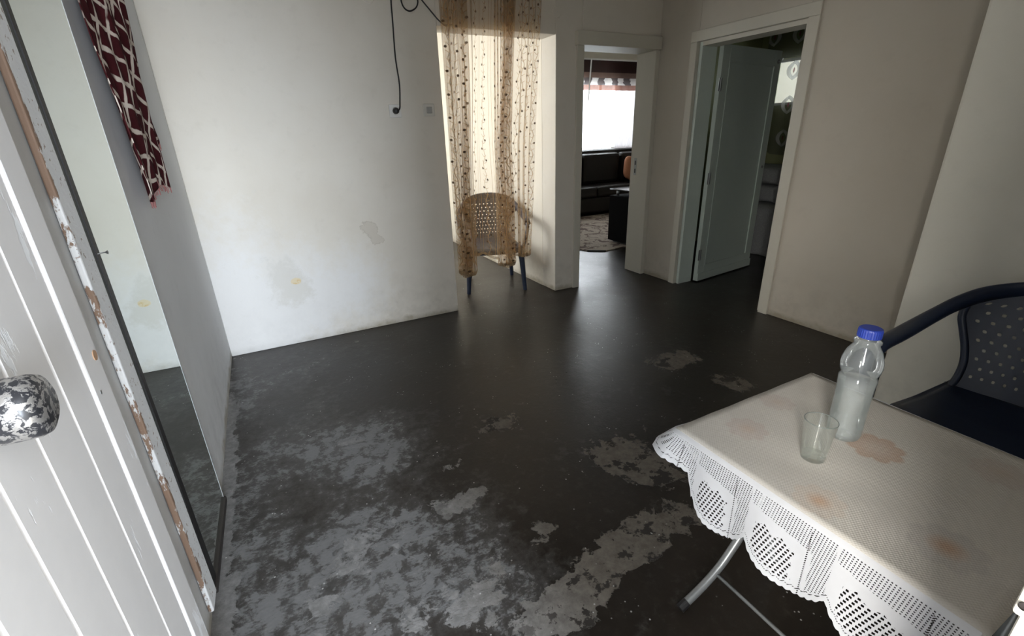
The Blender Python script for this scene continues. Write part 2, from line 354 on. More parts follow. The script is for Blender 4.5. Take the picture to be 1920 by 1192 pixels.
def window(name, label, axis, c, a0, a1, z0, z1, fr=0.05):
    o = thing(name, label, 'window', kind='structure')
    def bar(nm, p0, p1, q0, q1, mat, th=0.04):
        if axis == 'y': box(nm, p0, p1, c - th/2, c + th/2, q0, q1, mat, o)
        else: box(nm, c - th/2, c + th/2, p0, p1, q0, q1, mat, o)
    bar('window_frame', a0, a0 + fr, z0, z1, M['frame_paint']); bar('window_frame', a1 - fr, a1, z0, z1, M['frame_paint'])
    bar('window_frame', a0 + fr, a1 - fr, z0, z0 + fr, M['frame_paint']); bar('window_frame', a0 + fr, a1 - fr, z1 - fr, z1, M['frame_paint'])
    mid = (a0 + a1) / 2; bar('mullion', mid - fr/2, mid + fr/2, z0 + fr, z1 - fr, M['frame_paint'])
    bar('pane', a0 + fr, mid - fr/2, z0 + fr, z1 - fr, M['pane'], 0.004); bar('pane', mid + fr/2, a1 - fr, z0 + fr, z1 - fr, M['pane'], 0.004)
    return o
def clear_mat(name, tint, gloss=0.5, rough=0.03, diff=0.0, dcol=(0.8, 0.8, 0.8), ior=1.35):
    t = NT(name); tr = t.node('ShaderNodeBsdfTransparent'); t.put(tr.inputs[0], tint)
    gl = t.node('ShaderNodeBsdfGlossy'); gl.inputs['Roughness'].default_value = rough; gl.inputs[0].default_value = (1, 1, 1, 1)
    fr = t.node('ShaderNodeFresnel'); fr.inputs[0].default_value = ior
    a = t.node('ShaderNodeMixShader'); t.put(a.inputs[0], t.math('MULTIPLY', fr.outputs[0], gloss)); t.l.new(tr.outputs[0], a.inputs[1]); t.l.new(gl.outputs[0], a.inputs[2])
    if diff:
        df = t.node('ShaderNodeBsdfDiffuse'); df.inputs[0].default_value = (*dcol, 1)
        n = t.noise(t.obj(), 30, 3)
        b_ = t.node('ShaderNodeMixShader'); t.put(b_.inputs[0], t.ramp(n, 0.2, 0.8, diff * 0.7, diff * 1.3)); t.l.new(a.outputs[0], b_.inputs[1]); t.l.new(df.outputs[0], b_.inputs[2]); a = b_
    t.l.new(a.outputs[0], t.out.inputs[0]); return t.m
M['pane'] = clear_mat('window_glass', (0.95, 0.97, 0.97))
window('window_1', 'bright sitting room window behind white sheer curtains', 'y', 7.72, 4.7, 7.2, 1.05, 2.25)
window('window_2', 'small bedroom window behind the ring patterned curtain', 'x', 5.83, 3.35, 4.12, 1.62, 2.12, 0.03)
window('window_3', 'passage window lighting the cream wall', 'x', 0.275, 4.1, 6.2, 0.7, 2.3)

# door frames
t1 = thing('trim_1', 'cream wooden frame around the sitting room doorway', 'door frame', kind='structure')
box('jamb', 2.485, 2.555, YB - 0.018, YB + 0.235, 0, 2.045, M['trim_paint'], t1, 0.004)
box('lintel', 2.47, 3.365, YB - 0.045, YB + 0.235, 2.045, 2.145, M['trim_paint'], t1, 0.004)
box('jamb', 3.335, 3.384, YB - 0.01, YB + 0.235, 0, 2.045, M['trim_paint'], t1, 0.004)
k = box('strike_plate', 3.333, 3.336, YB + 0.15, YB + 0.185, 0.98, 1.14, M['steel'], t1); k['label'] = 'steel strike plate with dark slots'
box('latch_hole', 3.3325, 3.3335, YB + 0.16, YB + 0.175, 1.00, 1.04, M['dark_wood'], t1); box('latch_hole', 3.3325, 3.3335, YB + 0.16, YB + 0.175, 1.075, 1.115, M['dark_wood'], t1)
t2 = thing('trim_2', 'cream wooden frame around the bedroom doorway', 'door frame', kind='structure')
box('casing', XR - 0.018, XR + 0.02, 2.135, 2.212, 0, 2.045, M['trim_paint'], t2, 0.004)
box('casing', XR - 0.018, XR + 0.02, 3.118, 3.185, 0, 2.045, M['trim_paint'], t2, 0.004)
box('casing', XR - 0.018, XR + 0.02, 2.135, 3.185, 2.045, 2.125, M['trim_paint'], t2, 0.004)
box('jamb', XR + 0.02, XR + 0.19, 2.212, 2.24, 0, 2.045, M['trim_paint'], t2); box('jamb', XR + 0.02, XR + 0.19, 3.09, 3.118, 0, 2.045, M['green_paint'], t2)
box('head_jamb', XR + 0.02, XR + 0.19, 2.24, 3.09, 2.015, 2.045, M['trim_paint'], t2)
t3 = thing('trim_3', 'white painted entrance frame with a latch hole', 'door frame', kind='structure')
box('jamb', 0.476, 0.49, -0.20, 0.046, 0, 2.10, M['trim_paint'], t3, 0.004); box('jamb', XL + 0.0, XL + 0.03, -0.20, 0.04, 0, 2.10, M['frame_paint'], t3, 0.004)
box('lintel', XL + 0.03, 0.476, -0.20, 0.05, 2.06, 2.13, M['frame_paint'], t3, 0.004)
k = box('keeper', 0.470, 0.476, 0.012, 0.050, 1.028, 1.10, M['trim_paint'], t3, 0.004); k['label'] = 'white keeper block with a dark hole'
MB().lathe([(0, 0), (0.0035, 0), (0.0035, -0.002)], 16, (0.4695, 0.0445, 1.041), 'x').build('latch_hole', M['dark_wood'], t3)

# ------------------------------------------------------------------ entrance door leaf (open against the wall)
d1 = thing('door_1', 'white planked entrance door with a worn round knob', 'door', (0, 0, 0), kind='structure')
FX = -0.331
edges = [0.10, 0.205, 0.325, 0.440, 0.555, 0.658, 0.768, 0.888, 0.985]
for a, c in zip(edges, edges[1:]):
    me = MB(); g = 0.005; x1 = FX; x0 = FX - 0.036
    # plank with chamfered front corners
    pr = [(x0, a + 0.0005), (x1 - g, a + 0.0005), (x1, a + g), (x1, c - g), (x1 - g, c - 0.0005), (x0, c - 0.0005)]
    me.add([(x, y, 0.02) for x, y in pr] + [(x, y, 2.06) for x, y in pr], [tuple(range(6))[::-1], tuple(range(6, 12))] + [(i, (i+1) % 6, (i+1) % 6 + 6, i + 6) for i in range(6)])
    me.build('plank', M['door_paint'], d1, fixn=True)
k = MB().box(FX - 0.036, FX + 0.004, 0.986, 1.065, 0.02, 2.06).build('lock_stile', M['door_paint'], d1, bevel=0.004)
MB().box(FX - 0.036, FX - 0.010, 1.065, 1.092, 0.02, 2.06).build('rebate_lip', M['door_paint'], d1, bevel=0.003)
MB().lathe([(0, 0), (0.010, 0), (0.010, -0.004)], 12, (FX + 0.0055, 1.045, 1.045), 'x').build('keyhole', M['bare_wood'], d1)
MB().lathe([(0, 0), (0.004, 0), (0.004, -0.003)], 10, (FX + 0.0045, 1.01, 0.985), 'x').build('nail_head', M['steel'], d1)
def knob_mat():
    t = NT('worn_knob_metal'); n = t.noise(t.obj(), 95, 6, 0.7, 0.5); k_ = t.ramp(n, 0.495, 0.535)
    t.set(color=t.mix(k_, (0.022, 0.022, 0.025), (0.46, 0.44, 0.42)), metal=t.math('MULTIPLY', k_, 0.75), rough=0.33); t.bump(k_, 0.3, 0.001); return t.m
M['knob'] = knob_mat()
kn = MB().lathe([(0.0, 0.068), (0.026, 0.068), (0.034, 0.064), (0.037, 0.056), (0.037, 0.026), (0.033, 0.020), (0.020, 0.016), (0.018, 0.0)], 40, (FX, 0.664, 1.128), 'x').build('knob', M['knob'], d1, smooth=True, fixn=True)
kn['label'] = 'round black and silver knob with worn finish'
MB().lathe([(0.030, 0.0), (0.030, 0.006), (0.018, 0.008)], 32, (FX, 0.664, 1.128), 'x').build('rosette', M['dark_wood'], kn, smooth=True)

# ------------------------------------------------------------------ mirror on the wall beside the door
mr = thing('wall_mirror', 'tall narrow mirror with flaking white wooden edge against the wall', 'mirror', (-0.390, 1.40, 0.0), math.radians(-1.2))
MB().box(-0.004, 0.0, -0.04, 0.505, 0.045, 2.45).build('backing_board', M['dark_wood'], mr)
MB().box(0.0, 0.003, 0.088, 0.500, 0.055, 2.45).build('mirror_glass', M['mirror'], mr)
MB().box(-0.004, 0.0035, 0.500, 0.507, 0.055, 2.45).build('bevelled_edge', M['glass_edge'], mr, bevel=0.001)
st = MB().box(-0.005, 0.010, -0.050, 0.034, 0.045, 2.45).build('side_stile', M['flake'], mr, bevel=0.004); st['label'] = 'wooden stile with flaking white paint'
MB().box(0.0, 0.004, 0.034, 0.082, 0.045, 2.45).build('inset_strip', M['inset'], mr)
mb = MB(); yy = [(0.045, 0.040), (0.30, 0.052), (0.70, 0.064), (2.45, 0.072)]
for z, y in yy: mb.v += [(0.0, y, z), (0.0065, y, z), (0.0065, 0.090, z), (0.0, 0.090, z)]
for i in range(3):
    for k in range(4): mb.f.append((i*4+k, i*4+(k+1) % 4, i*4+4+(k+1) % 4, i*4+4+k))
mb.f += [(3, 2, 1, 0), (12, 13, 14, 15)]
mb.build('black_bead', M['black_rubber'], mr, fixn=True)
MB().box(-0.005, 0.012, 0.034, 0.507, 0.030, 0.056).build('bottom_rail', M['dark_wood'], mr, bevel=0.003)
MB().tube([(0.0, 0.07, 1.155), (0.016, 0.078, 1.157), (0.022, 0.082, 1.156)], 0.0016, 8).lathe([(0, 0.026), (0.0045, 0.025), (0.0035, 0.022), (0.002, 0.020)], 10, (0, 0.083, 1.156), 'x').build('bent_nail', M['steel'], mr)

# ------------------------------------------------------------------ scarf on the wall
def scarf_mat():
    t = NT('maroon_check_cloth'); uv = t.uv(); s = t.sep(uv)
    wob = t.vmath('MULTIPLY', t.noise(uv, 14, 3, col=True), (0.022, 0.022, 0)); s = t.sep(t.vmath('ADD', uv, wob))
    def lines(a, b, per, w):
        q = t.math('ADD', t.math('MULTIPLY', s[0], a), t.math('MULTIPLY', s[1], b))
        q = t.math('ABSOLUTE', t.math('SUBTRACT', t.math('FRACT', t.math('DIVIDE', q, per)), 0.5)); return t.ramp(q, w, w + 0.03, 1, 0)
    brk = t.ramp(t.noise(uv, 9, 2), 0.36, 0.42)
    ln = t.math('MULTIPLY', t.math('MAXIMUM', lines(1.0, 0.42, 0.110, 0.065), lines(-0.30, 0.9, 0.078, 0.075)), brk)
    weave = t.noise(t.vmath('MULTIPLY', uv, (400, 400, 1)), 1, 2)
    c = t.mix(t.ramp(t.noise(uv, 5), 0.3, 0.7), (0.040, 0.007, 0.009), (0.065, 0.013, 0.015))
    c = t.mix(t.math('MULTIPLY', ln, 0.92), c, (0.62, 0.53, 0.45)); t.set(color=c, rough=0.95, spec=0.05); t.bump(weave, 0.2, 0.001); return t.m
M['scarf'] = scarf_mat()
sc = thing('scarf', 'maroon scarf with white check hanging on the wall', 'scarf', (XL + 0.006, 2.5, 0))
mb = MB(); NU, NV = 60, 90; uvs = []
def scarf_pt(u, v):
    # v 0 top .. 1 bottom ; u across (towards the back wall)
    z0 = 2.42; half = lerp_tab([(0, 0.12), (0.15, 0.32), (0.35, 0.40), (0.6, 0.40), (0.8, 0.36), (1, 0.32)], v)
    yc = lerp_tab([(0, 0.0), (0.3, -0.04), (0.6, -0.07), (0.85, -0.05), (1, -0.02)], v)
    zl = lerp_tab([(0, 1.205), (0.16, 1.20), (0.45, 1.27), (0.62, 1.24), (0.80, 1.22), (0.801, 1.36), (1, 1.42)], u)
    z = z0 + (zl - z0) * v
    x = 0.026 + 0.011 * math.sin(u * 15 + v * 2.5) * (1 - 0.35 * v) + 0.005 * math.sin(u * 39 - v * 5) + 0.008 * math.sin(v * 9 + u * 4)
    return (max(0.006, x + 0.006), yc + (u - 0.5) * 2 * half + 0.012 * math.sin(v * 13 + u * 5), z)
mb.grid(scarf_pt, NU, NV)
uvs = [((i / NU) * 0.85, (j / NV) * 1.2) for j in range(NV + 1) for i in range(NU + 1)]
mb.build('cloth', M['scarf'], sc, smooth=True, solid=0.003, uv=uvs)
fr = MB()
for i in range(0, 61):
    u = i / 60
    p = Vector(scarf_pt(u, 1.0)); ln = 0.018 + 0.012 * random.random()
    fr.tube([p + Vector((0, 0, 0.003)), p + Vector((0.002 * random.uniform(-1, 1), 0.006 * random.uniform(-1, 1), -ln))], 0.0016, 4)
f_ = fr.build('fringe', plain('pale_maroon_thread', (0.30, 0.13, 0.12), 0.9), sc); f_['kind'] = 'stuff'
MB().tube([(0, 0.02, 2.425), (0.05, 0.02, 2.43), (0.055, 0.02, 2.46)], 0.005, 8).build('hook', M['steel'], sc)

# ------------------------------------------------------------------ wall fittings
so = thing('wall_socket', 'white square wall socket with a black plug in it', 'socket', (0.952, YB, 1.572))
box('plate', -0.042, 0.042, -0.012, 0.0, -0.042, 0.042, M['plastic_white'], so, 0.004)
MB().lathe([(0.024, 0), (0.026, -0.003), (0.022, -0.004), (0.021, 0.0)], 28, (0, -0.012, 0), 'y').build('socket_ring', M['plastic_white'], so, smooth=True)
sw = thing('light_switch', 'dull cream light switch beside the curtain', 'switch', (1.200, YB, 1.576))
box('plate', -0.042, 0.042, -0.010, 0.0, -0.042, 0.042, M['plastic_cream'], sw, 0.004)
box('rocker', -0.020, 0.020, -0.016, -0.010, -0.022, 0.022, M['grey_plastic'], sw, 0.004)
for x, z, lab in ((0.858, 2.245, 'round painted box cover above the wall socket'), (2.300, 2.262, 'round painted box cover between curtain and doorway')):
    rc = thing('junction_cover', lab, 'wall cover', (x, YB, z), group='painted junction covers')
    MB().lathe([(0, -0.006), (0.036, -0.006), (0.040, -0.003), (0.041, 0.0)], 32, (0, 0, 0), 'y').build('cover', M['wall'], rc, smooth=False)
    MB().lathe([(0, -0.0075), (0.004, -0.0075), (0.004, -0.006)], 10, (0, 0, 0), 'y').build('screw', M['plastic_cream'], rc)
cb = thing('power_cable', 'black power cable looping up the wall from the socket', 'cable', (0.968, YB, 1.575))
pts = [(0.958,-0.052,1.572),(0.975,-0.045,1.585),(0.990,-0.016,1.63),(1.000,-0.008,1.70),(1.002,-0.007,1.77),(0.995,-0.007,1.87),(0.995,-0.007,1.95),(1.002,-0.007,2.115),(1.006,-0.007,2.236),(1.020,-0.008,2.36),(1.05,-0.012,2.42),(1.075,-0.010,2.36),(1.072,-0.008,2.25),(1.088,-0.008,2.20),(1.125,-0.008,2.183),(1.170,-0.008,2.205),(1.187,-0.009,2.245),(1.165,-0.012,2.285),(1.130,-0.016,2.30),(1.15,-0.020,2.33),(1.205,-0.012,2.262),(1.27,-0.008,2.197),(1.325,-0.008,2.143),(1.37,-0.010,2.118),(1.43,-0.008,2.125)]
MB().tube([Vector((x - 0.968, y, z - 1.575)) for x, y, z in spline(pts, 6)], 0.0048, 8).build('cord', M['black_rubber'], cb, smooth=True)
MB().lathe([(0, -0.050), (0.012, -0.050), (0.019, -0.044), (0.0205, -0.030), (0.0205, -0.013), (0, -0.013)], 24, (-0.016, 0, -0.003), 'y').build('plug', M['black_rubber'], cb, smooth=True)
MB().tube([(0.082, 0, 0.845), (0.082, -0.022, 0.848)], 0.003, 8).build('nail', M['steel'], cb)

# ------------------------------------------------------------------ monobloc armchair
def back_half(z): return lerp_tab([(0.40, 0.20), (0.47, 0.183), (0.53, 0.187), (0.60, 0.208), (0.66, 0.236), (0.70, 0.250), (0.74, 0.247), (0.78, 0.20), (0.80, 0.165), (0.825, 0.07)], z)
def back_pt(a, z):   # a in -1..1
    x = a * back_half(z)
    y = -0.205 - 0.135 * (z - 0.42) / 0.40 + 0.055 * (x / 0.25) ** 2
    return Vector((x, y, z))
def armchair(name, label, loc, rz, mat):
    t = thing(name, label, 'chair', loc, rz, 'blue plastic armchairs')
    # seat: dished shell with a rounded apron
    def seat(u, v):
        a = (u - 0.5) * 2; y = -0.225 + 0.485 * v; w = 0.205 + 0.035 * v
        return (a * w, y, 0.425 + 0.012 * a * a + 0.010 * (1 - abs(2*v - 1)) * -1 + (-0.020 * max(0, v - 0.85) / 0.15))
    mb = MB(); mb.grid(seat, 16, 16); mb.build('seat', mat, t, smooth=True, solid=0.008)
    rim = [seat(0, 0), seat(0, .5), seat(0, .93), seat(.12, 1), seat(.5, 1), seat(.88, 1), seat(1, .93), seat(1, .5), seat(1, 0)]
    MB().tube([Vector(p) + Vector((0, 0, -0.022)) for p in spline(rim, 5)], (0.028, 0.010), 10).build('seat_apron', mat, t, smooth=True)
    # perforated back: staggered tiles, each with an eight-sided hole
    mb = MB(); seen = {}
    def vid(a, z):
        k_ = (round(a, 5), round(z, 5))
        if k_ not in seen: seen[k_] = len(mb.v); mb.v.append(tuple(back_pt(a, z)))
        return seen[k_]
    cols, z0, z1, rows = 12, 0.43, 0.80, 11; dz = (z1 - z0) / rows; da = 2 / cols
    for r in range(rows):
        zc = z0 + (r + 0.5) * dz
        for c in range(cols + (r % 2)):
            ac = -1 + (c + (0 if r % 2 else 0.5)) * da
            l, rr = max(-1, ac - da/2), min(1, ac + da/2); mid = ac if -1 < ac < 1 else (l + rr) / 2
            half = rr - l < da * 0.9
            o8 = [(l, zc - dz/2), (mid, zc - dz/2), (rr, zc - dz/2), (rr, zc), (rr, zc + dz/2), (mid, zc + dz/2), (l, zc + dz/2), (l, zc)]
            ring = [vid(*q) for q in o8]
            if half or abs(ac) > 0.86 or r == 0 or r == rows - 1:
                cv = vid(mid, zc)
                for i in range(8): mb.f.append((ring[i], ring[(i+1) % 8], cv))
            else:
                inn = [vid(mid + (q[0] - mid) * (0.30 if i % 2 else 0.24), zc + (q[1] - zc) * (0.34 if i % 2 else 0.27)) for i, q in enumerate(o8)]
                for i in range(8): mb.f.append((ring[i], ring[(i+1) % 8], inn[(i+1) % 8], inn[i]))
    ob = mb.build('backrest', mat, t, smooth=False, solid=0.007)
    # top rim running down into the arms
    half = [(0.303, 0.245, 0.628), (0.305, 0.20, 0.655), (0.306, 0.08, 0.664), (0.303, -0.03, 0.680), (0.290, -0.12, 0.706), (0.262, -0.205, 0.745), (0.215, -0.268, 0.783), (0.14, -0.315, 0.812), (0.07, -0.335, 0.823), (0, -0.341, 0.826)]
    MB().tube(spline([(-x, y, z) for x, y, z in half] + half[::-1][1:], 5), lambda s: (0.024 + 0.012 * min(1, max(0, (min(s, 1-s) - 0.15) / 0.2)), 0.030 - 0.013 * min(1, max(0, (min(s, 1-s) - 0.15) / 0.2))), 12).build('arm_rim', mat, t, smooth=True)
    for sx in (-1, 1):
        # lower side of the back flaring to the arm
        side = [(back_half(z) * sx, back_pt(1, z).y, z) for z in (0.41, 0.46, 0.52, 0.58, 0.64, 0.69, 0.73)]
        MB().tube(spline(side, 4), (0.012, 0.014), 8).build('back_edge', mat, t, smooth=True)
        MB().tube(spline([(0.303*sx, 0.248, 0.635), (0.300*sx, 0.268, 0.58), (0.285*sx, 0.268, 0.50), (0.262*sx, 0.245, 0.42)], 5), (0.026, 0.016), 10).build('arm_support', mat, t, smooth=True)
        MB().tube(spline([(0.238*sx, 0.222, 0.425), (0.255*sx, 0.240, 0.22), (0.270*sx, 0.262, 0.0)], 4), lambda s: (0.030 - 0.012 * s, 0.026 - 0.009 * s), 8).build('leg', mat, t)
        MB().tube(spline([(0.190*sx, -0.205, 0.425), (0.205*sx, -0.235, 0.22), (0.222*sx, -0.275, 0.0)], 4), lambda s: (0.030 - 0.012 * s, 0.026 - 0.009 * s), 8).build('leg', mat, t)
    return t
armchair('plastic_armchair', 'navy blue plastic armchair beside the lace covered table', (2.065, 0.435, 0), PI / 2, M['chair_blue'])
armchair('plastic_armchair', 'perforated blue plastic armchair behind the sheer gold curtain', (1.905, 4.075, 0), math.radians(160.7), M['chair_grey'])

# ------------------------------------------------------------------ sheer gold curtain
def curtain_mat():
    t = NT('sheer_gold_embroidered'); uv = t.uv(); s = t.sep(uv)   # metres: x along cloth, y down
    # vines every 0.16 m with dots to either side, plain lines between
    cell = t.math('FRACT', t.math('DIVIDE', s[0], 0.155)); cx = t.math('MULTIPLY', t.math('SUBTRACT', cell, 0.5), 0.155)
    wave = t.math('MULTIPLY', t.math('SINE', t.math('ADD', t.math('MULTIPLY', s[1], 42.0), t.math('MULTIPLY', t.math('FLOOR', t.math('DIVIDE', s[0], 0.155)), 1.9))), 0.011)
    d = t.math('ABSOLUTE', t.math('SUBTRACT', cx, wave)); vine = t.ramp(d, 0.0018, 0.0032, 1, 0)
    ln = t.ramp(t.math('ABSOLUTE', t.math('SUBTRACT', t.math('ABSOLUTE', cx), 0.062)), 0.0012, 0.0024, 1, 0)
    # leaves: short barbs
    barb = t.math('MULTIPLY', t.ramp(t.math('ABSOLUTE', t.math('SUBTRACT', t.math('FRACT', t.math('DIVIDE', t.math('ADD', s[1], t.math('MULTIPLY', t.math('ABSOLUTE', cx), 0.7)), 0.050)), 0.5)), 0.03, 0.06, 1, 0), t.ramp(t.math('ABSOLUTE', cx), 0.020, 0.024, 1, 0))
    row = t.math('ADD', t.math('DIVIDE', s[1], 0.075), t.math('MULTIPLY', t.math('FLOOR', t.math('DIVIDE', s[0], 0.155)), 0.37)); side = t.math('MULTIPLY', t.math('SUBTRACT', t.math('MULTIPLY', t.math('MODULO', t.math('FLOOR', row), 2.0), 2.0), 1.0), 0.020)
    dy = t.math('MULTIPLY', t.math('SUBTRACT', t.math('FRACT', row), 0.5), 0.075); dx = t.math('SUBTRACT', cx, side)
    dot = t.ramp(t.math('ADD', t.math('MULTIPLY', dx, dx), t.math('MULTIPLY', dy, dy)), 0.0075**2, 0.0095**2, 1, 0)
    pat = t.math('MAXIMUM', t.math('MAXIMUM', t.math('MULTIPLY', vine, 0.45), t.math('MULTIPLY', ln, 0.35)), t.math('MULTIPLY', barb, 0.3))
    op = t.math('MAXIMUM', t.math('ADD', 0.30, pat), t.math('MULTIPLY', dot, 0.95), clamp=True)
    col = t.mix(pat, (0.62, 0.44, 0.25), (0.36, 0.25, 0.14)); col = t.mix(dot, col, (0.10, 0.065, 0.04))
    return t.sheer(op, col, 0.6)
M['curtain'] = curtain_mat()
cu = thing('door_curtain', 'sheer gold embroidered curtain hanging in the wall opening', 'curtain', (1.31, 3.50, 0))
mb = MB(); NU, NV = 760, 46; uvs = []
KU = [(0, 0), (0.30, 1), (0.44, 2), (0.76, 3), (0.84, 4), (1, 5)]
TOPX = [1.318, 1.555, 1.745, 1.915, 1.985, 2.132]; MIDX = [1.334, 1.480, 1.690, 1.825, 1.895, 2.045]; BOTX = [1.332, 1.452, 1.690, 1.835, 1.885, 1.985]
PH = [0, 7.2, 7.9, 15.4, 16.0, 19.2]; AMP = [0.026, 0.036, 0.012, 0.040, 0.018, 0.028]
HEM = [(0, 0.345), (0.12, 0.31), (0.28, 0.315), (0.31, 0.46), (0.36, 0.475), (0.43, 0.40), (0.455, 0.36), (0.6, 0.335), (0.74, 0.35), (0.78, 0.44), (0.84, 0.41), (0.9, 0.40), (1, 0.405)]
def kn_(tab, k):
    i = min(4, int(k)); f = k - i; return tab[i] * (1 - f) + tab[i+1] * f
def cur_pt(u, v):
    k = lerp_tab(KU, u); a = kn_(AMP, k); ph = kn_(PH, k) * 2 * PI
    tx, mx, bx_ = kn_(TOPX, k), kn_(MIDX, k), kn_(BOTX, k)
    zt = 2.47; zb = lerp_tab(HEM, u) + 0.006 * math.sin(u * 90); z = zt + (zb - zt) * v
    x = (tx + (mx - tx) * (v / 0.55)) if v < 0.55 else (mx + (bx_ - mx) * (v - 0.55) / 0.45)
    sway = 0.6 + 0.5 * v
    y = a * math.sin(ph + 0.9 * math.sin(v * 4 + u * 9)) * sway
    x += a * 0.85 * math.sin(ph + 1.3 + 0.9 * math.sin(v * 4 + u * 9) + 0.5 * math.sin(u * 31)) * (0.75 + v * 0.35) + 0.005 * math.sin(v * 7 + u * 21)
    return (x - 1.31, y - 0.005, z)
mb.grid(cur_pt, NU, NV)
uvs = [((i / NU) * 2.6, (j / NV) * 2.1) for j in range(NV + 1) for i in range(NU + 1)]
mb.build('cloth', M['curtain'], cu, smooth=True, uv=uvs)
hm = MB(); 
def hem_pt(u, v):
    p = cur_pt(u, 1.0 - 0.012 * (1 - v)); return (p[0], p[1] - 0.002, p[2])
hm.grid(hem_pt, NU, 2); t = NT('gold_hem'); hmm = t.sheer(t.ramp(t.noise(t.obj(), 40), 0.3, 0.7, 0.45, 0.75), (0.42, 0.30, 0.17), 0.45)
hm.build('hem', hmm, cu, smooth=True)
MB().tube([(-0.06, 0, 2.475), (0.90, 0, 2.475)], 0.010, 12).build('rod', M['steel'], cu)
for x in (-0.03, 0.87): MB().tube([(x, 0.0, 2.475), (x, 0.05, 2.475)], 0.006, 8).build('rod_bracket', M['steel'], cu)

# ------------------------------------------------------------------ folding table with lace cloth
TX0, TX1, TY0, TY1, TZ = 0.812, 1.362, 0.095, 0.688, 0.700
tb = thing('folding_table', 'small folding table with bent grey steel legs under the lace cloth', 'table', ((TX0 + TX1) / 2, (TY0 + TY1) / 2, 0))
ox, oy = (TX0 + TX1) / 2, (TY0 + TY1) / 2
box('tabletop', TX0 - ox, TX1 - ox, TY0 - oy, TY1 - oy, TZ - 0.022, TZ - 0.002, M['plastic_white'], tb, 0.006)
LP = [(0.912, 0.012), (1.000, 0.050), (1.062, 0.090), (1.100, 0.128), (1.155, 0.195), (1.215, 0.285), (1.27, 0.42), (1.30, 0.56), (1.305, 0.672)]
LP2 = [(1.32, 0.012), (1.29, 0.05), (1.27, 0.10), (1.25, 0.2), (1.21, 0.35), (1.14, 0.52), (1.06, 0.672)]
for y, lp in ((TY1 - 0.012, LP), (TY0 + 0.03, LP), (TY1 - 0.045, LP2), (TY0 + 0.063, LP2)):
    pp = [(x - ox, y - oy, z) for x, z in lp]
    lg = MB().tube(spline(pp, 4), 0.0125, 12).build('leg', M['steel_grey'], tb, smooth=True)
    dx = Vector(pp[0]) - Vector(pp[1]); dx.normalize()
    MB().tube([Vector(pp[0]) - dx * 0.020, Vector(pp[0]) + dx * 0.010], 0.0142, 12).build('foot_cap', M['black_rubber'], lg)
MB().tube([(1.045 - ox, TY1 - 0.012 - oy, 0.078), (1.045 - ox, TY0 + 0.03 - oy, 0.078)], 0.0055, 8).build('stretcher', M['steel_grey'], tb, smooth=True)

def cloth_top_mat():
    t = NT('printed_tablecloth'); p = t.pos(); s = t.sep(p)
    c = t.mix(t.ramp(t.noise(p, 5, 4), 0.3, 0.7), (0.56, 0.525, 0.475), (0.61, 0.575, 0.525))
    st = t.ramp(t.noise(p, 9, 5, 0.65), 0.58, 0.74, 0, 0.35); c = t.mix(st, c, (0.50, 0.46, 0.42))
    def flower(c, x, y, r, rot, col, a, core=None):
        d = t.vmath('SUBTRACT', p, (x, y, 0)); q = t.sep(d); rr = t.vmath('LENGTH', t.comb(q[0], q[1]))
        ang = t.math('ARCTAN2', q[1], q[0]); pet = t.math('ABSOLUTE', t.math('COSINE', t.math('ADD', t.math('MULTIPLY', ang, 4.0), rot)))
        lim = t.math('MULTIPLY', t.math('ADD', 0.74, t.math('MULTIPLY', t.math('POWER', pet, 0.6), 0.26)), r)
        k_ = t.ramp(t.math('DIVIDE', rr, lim), 0.90, 1.04, 1, 0)
        shade = t.ramp(t.math('DIVIDE', rr, lim), 0.2, 1.0, 0.55, 1.0)
        c = t.mix(t.math('MULTIPLY', t.math('MULTIPLY', k_, shade), a), c, col)
        if core: c = t.mix(t.math('MULTIPLY', t.ramp(rr, r * 0.1, r * 0.55, 1, 0), core), c, (0.52, 0.33, 0.21))
        return c
    c = flower(c, 1.140, 0.405, 0.058, 0.3, (0.48, 0.335, 0.25), 0.85)
    c = flower(c, 0.955, 0.600, 0.050, 0.8, (0.50, 0.40, 0.36), 0.5, 0.30)
    c = flower(c, 0.865, 0.370, 0.050, 0.1, (0.56, 0.46, 0.38), 0.5, 0.75)
    c = flower(c, 0.945, 0.195, 0.060, 0.5, (0.46, 0.43, 0.41), 0.5, 0.75)
    c = flower(c, 1.13, 0.64, 0.045, 0.5, (0.50, 0.41, 0.37), 0.45, 0.2)
    c = flower(c, 1.27, 0.23, 0.055, 0.5, (0.50, 0.40, 0.36), 0.4, 0.2)
    g = t.math('MULTIPLY', t.math('SINE', t.math('MULTIPLY', s[0], 900.0)), t.math('SINE', t.math('MULTIPLY', s[1], 900.0)))
    t.set(color=c, rough=0.85, spec=0.15); t.bump(g, 0.25, 0.0012); return t.m
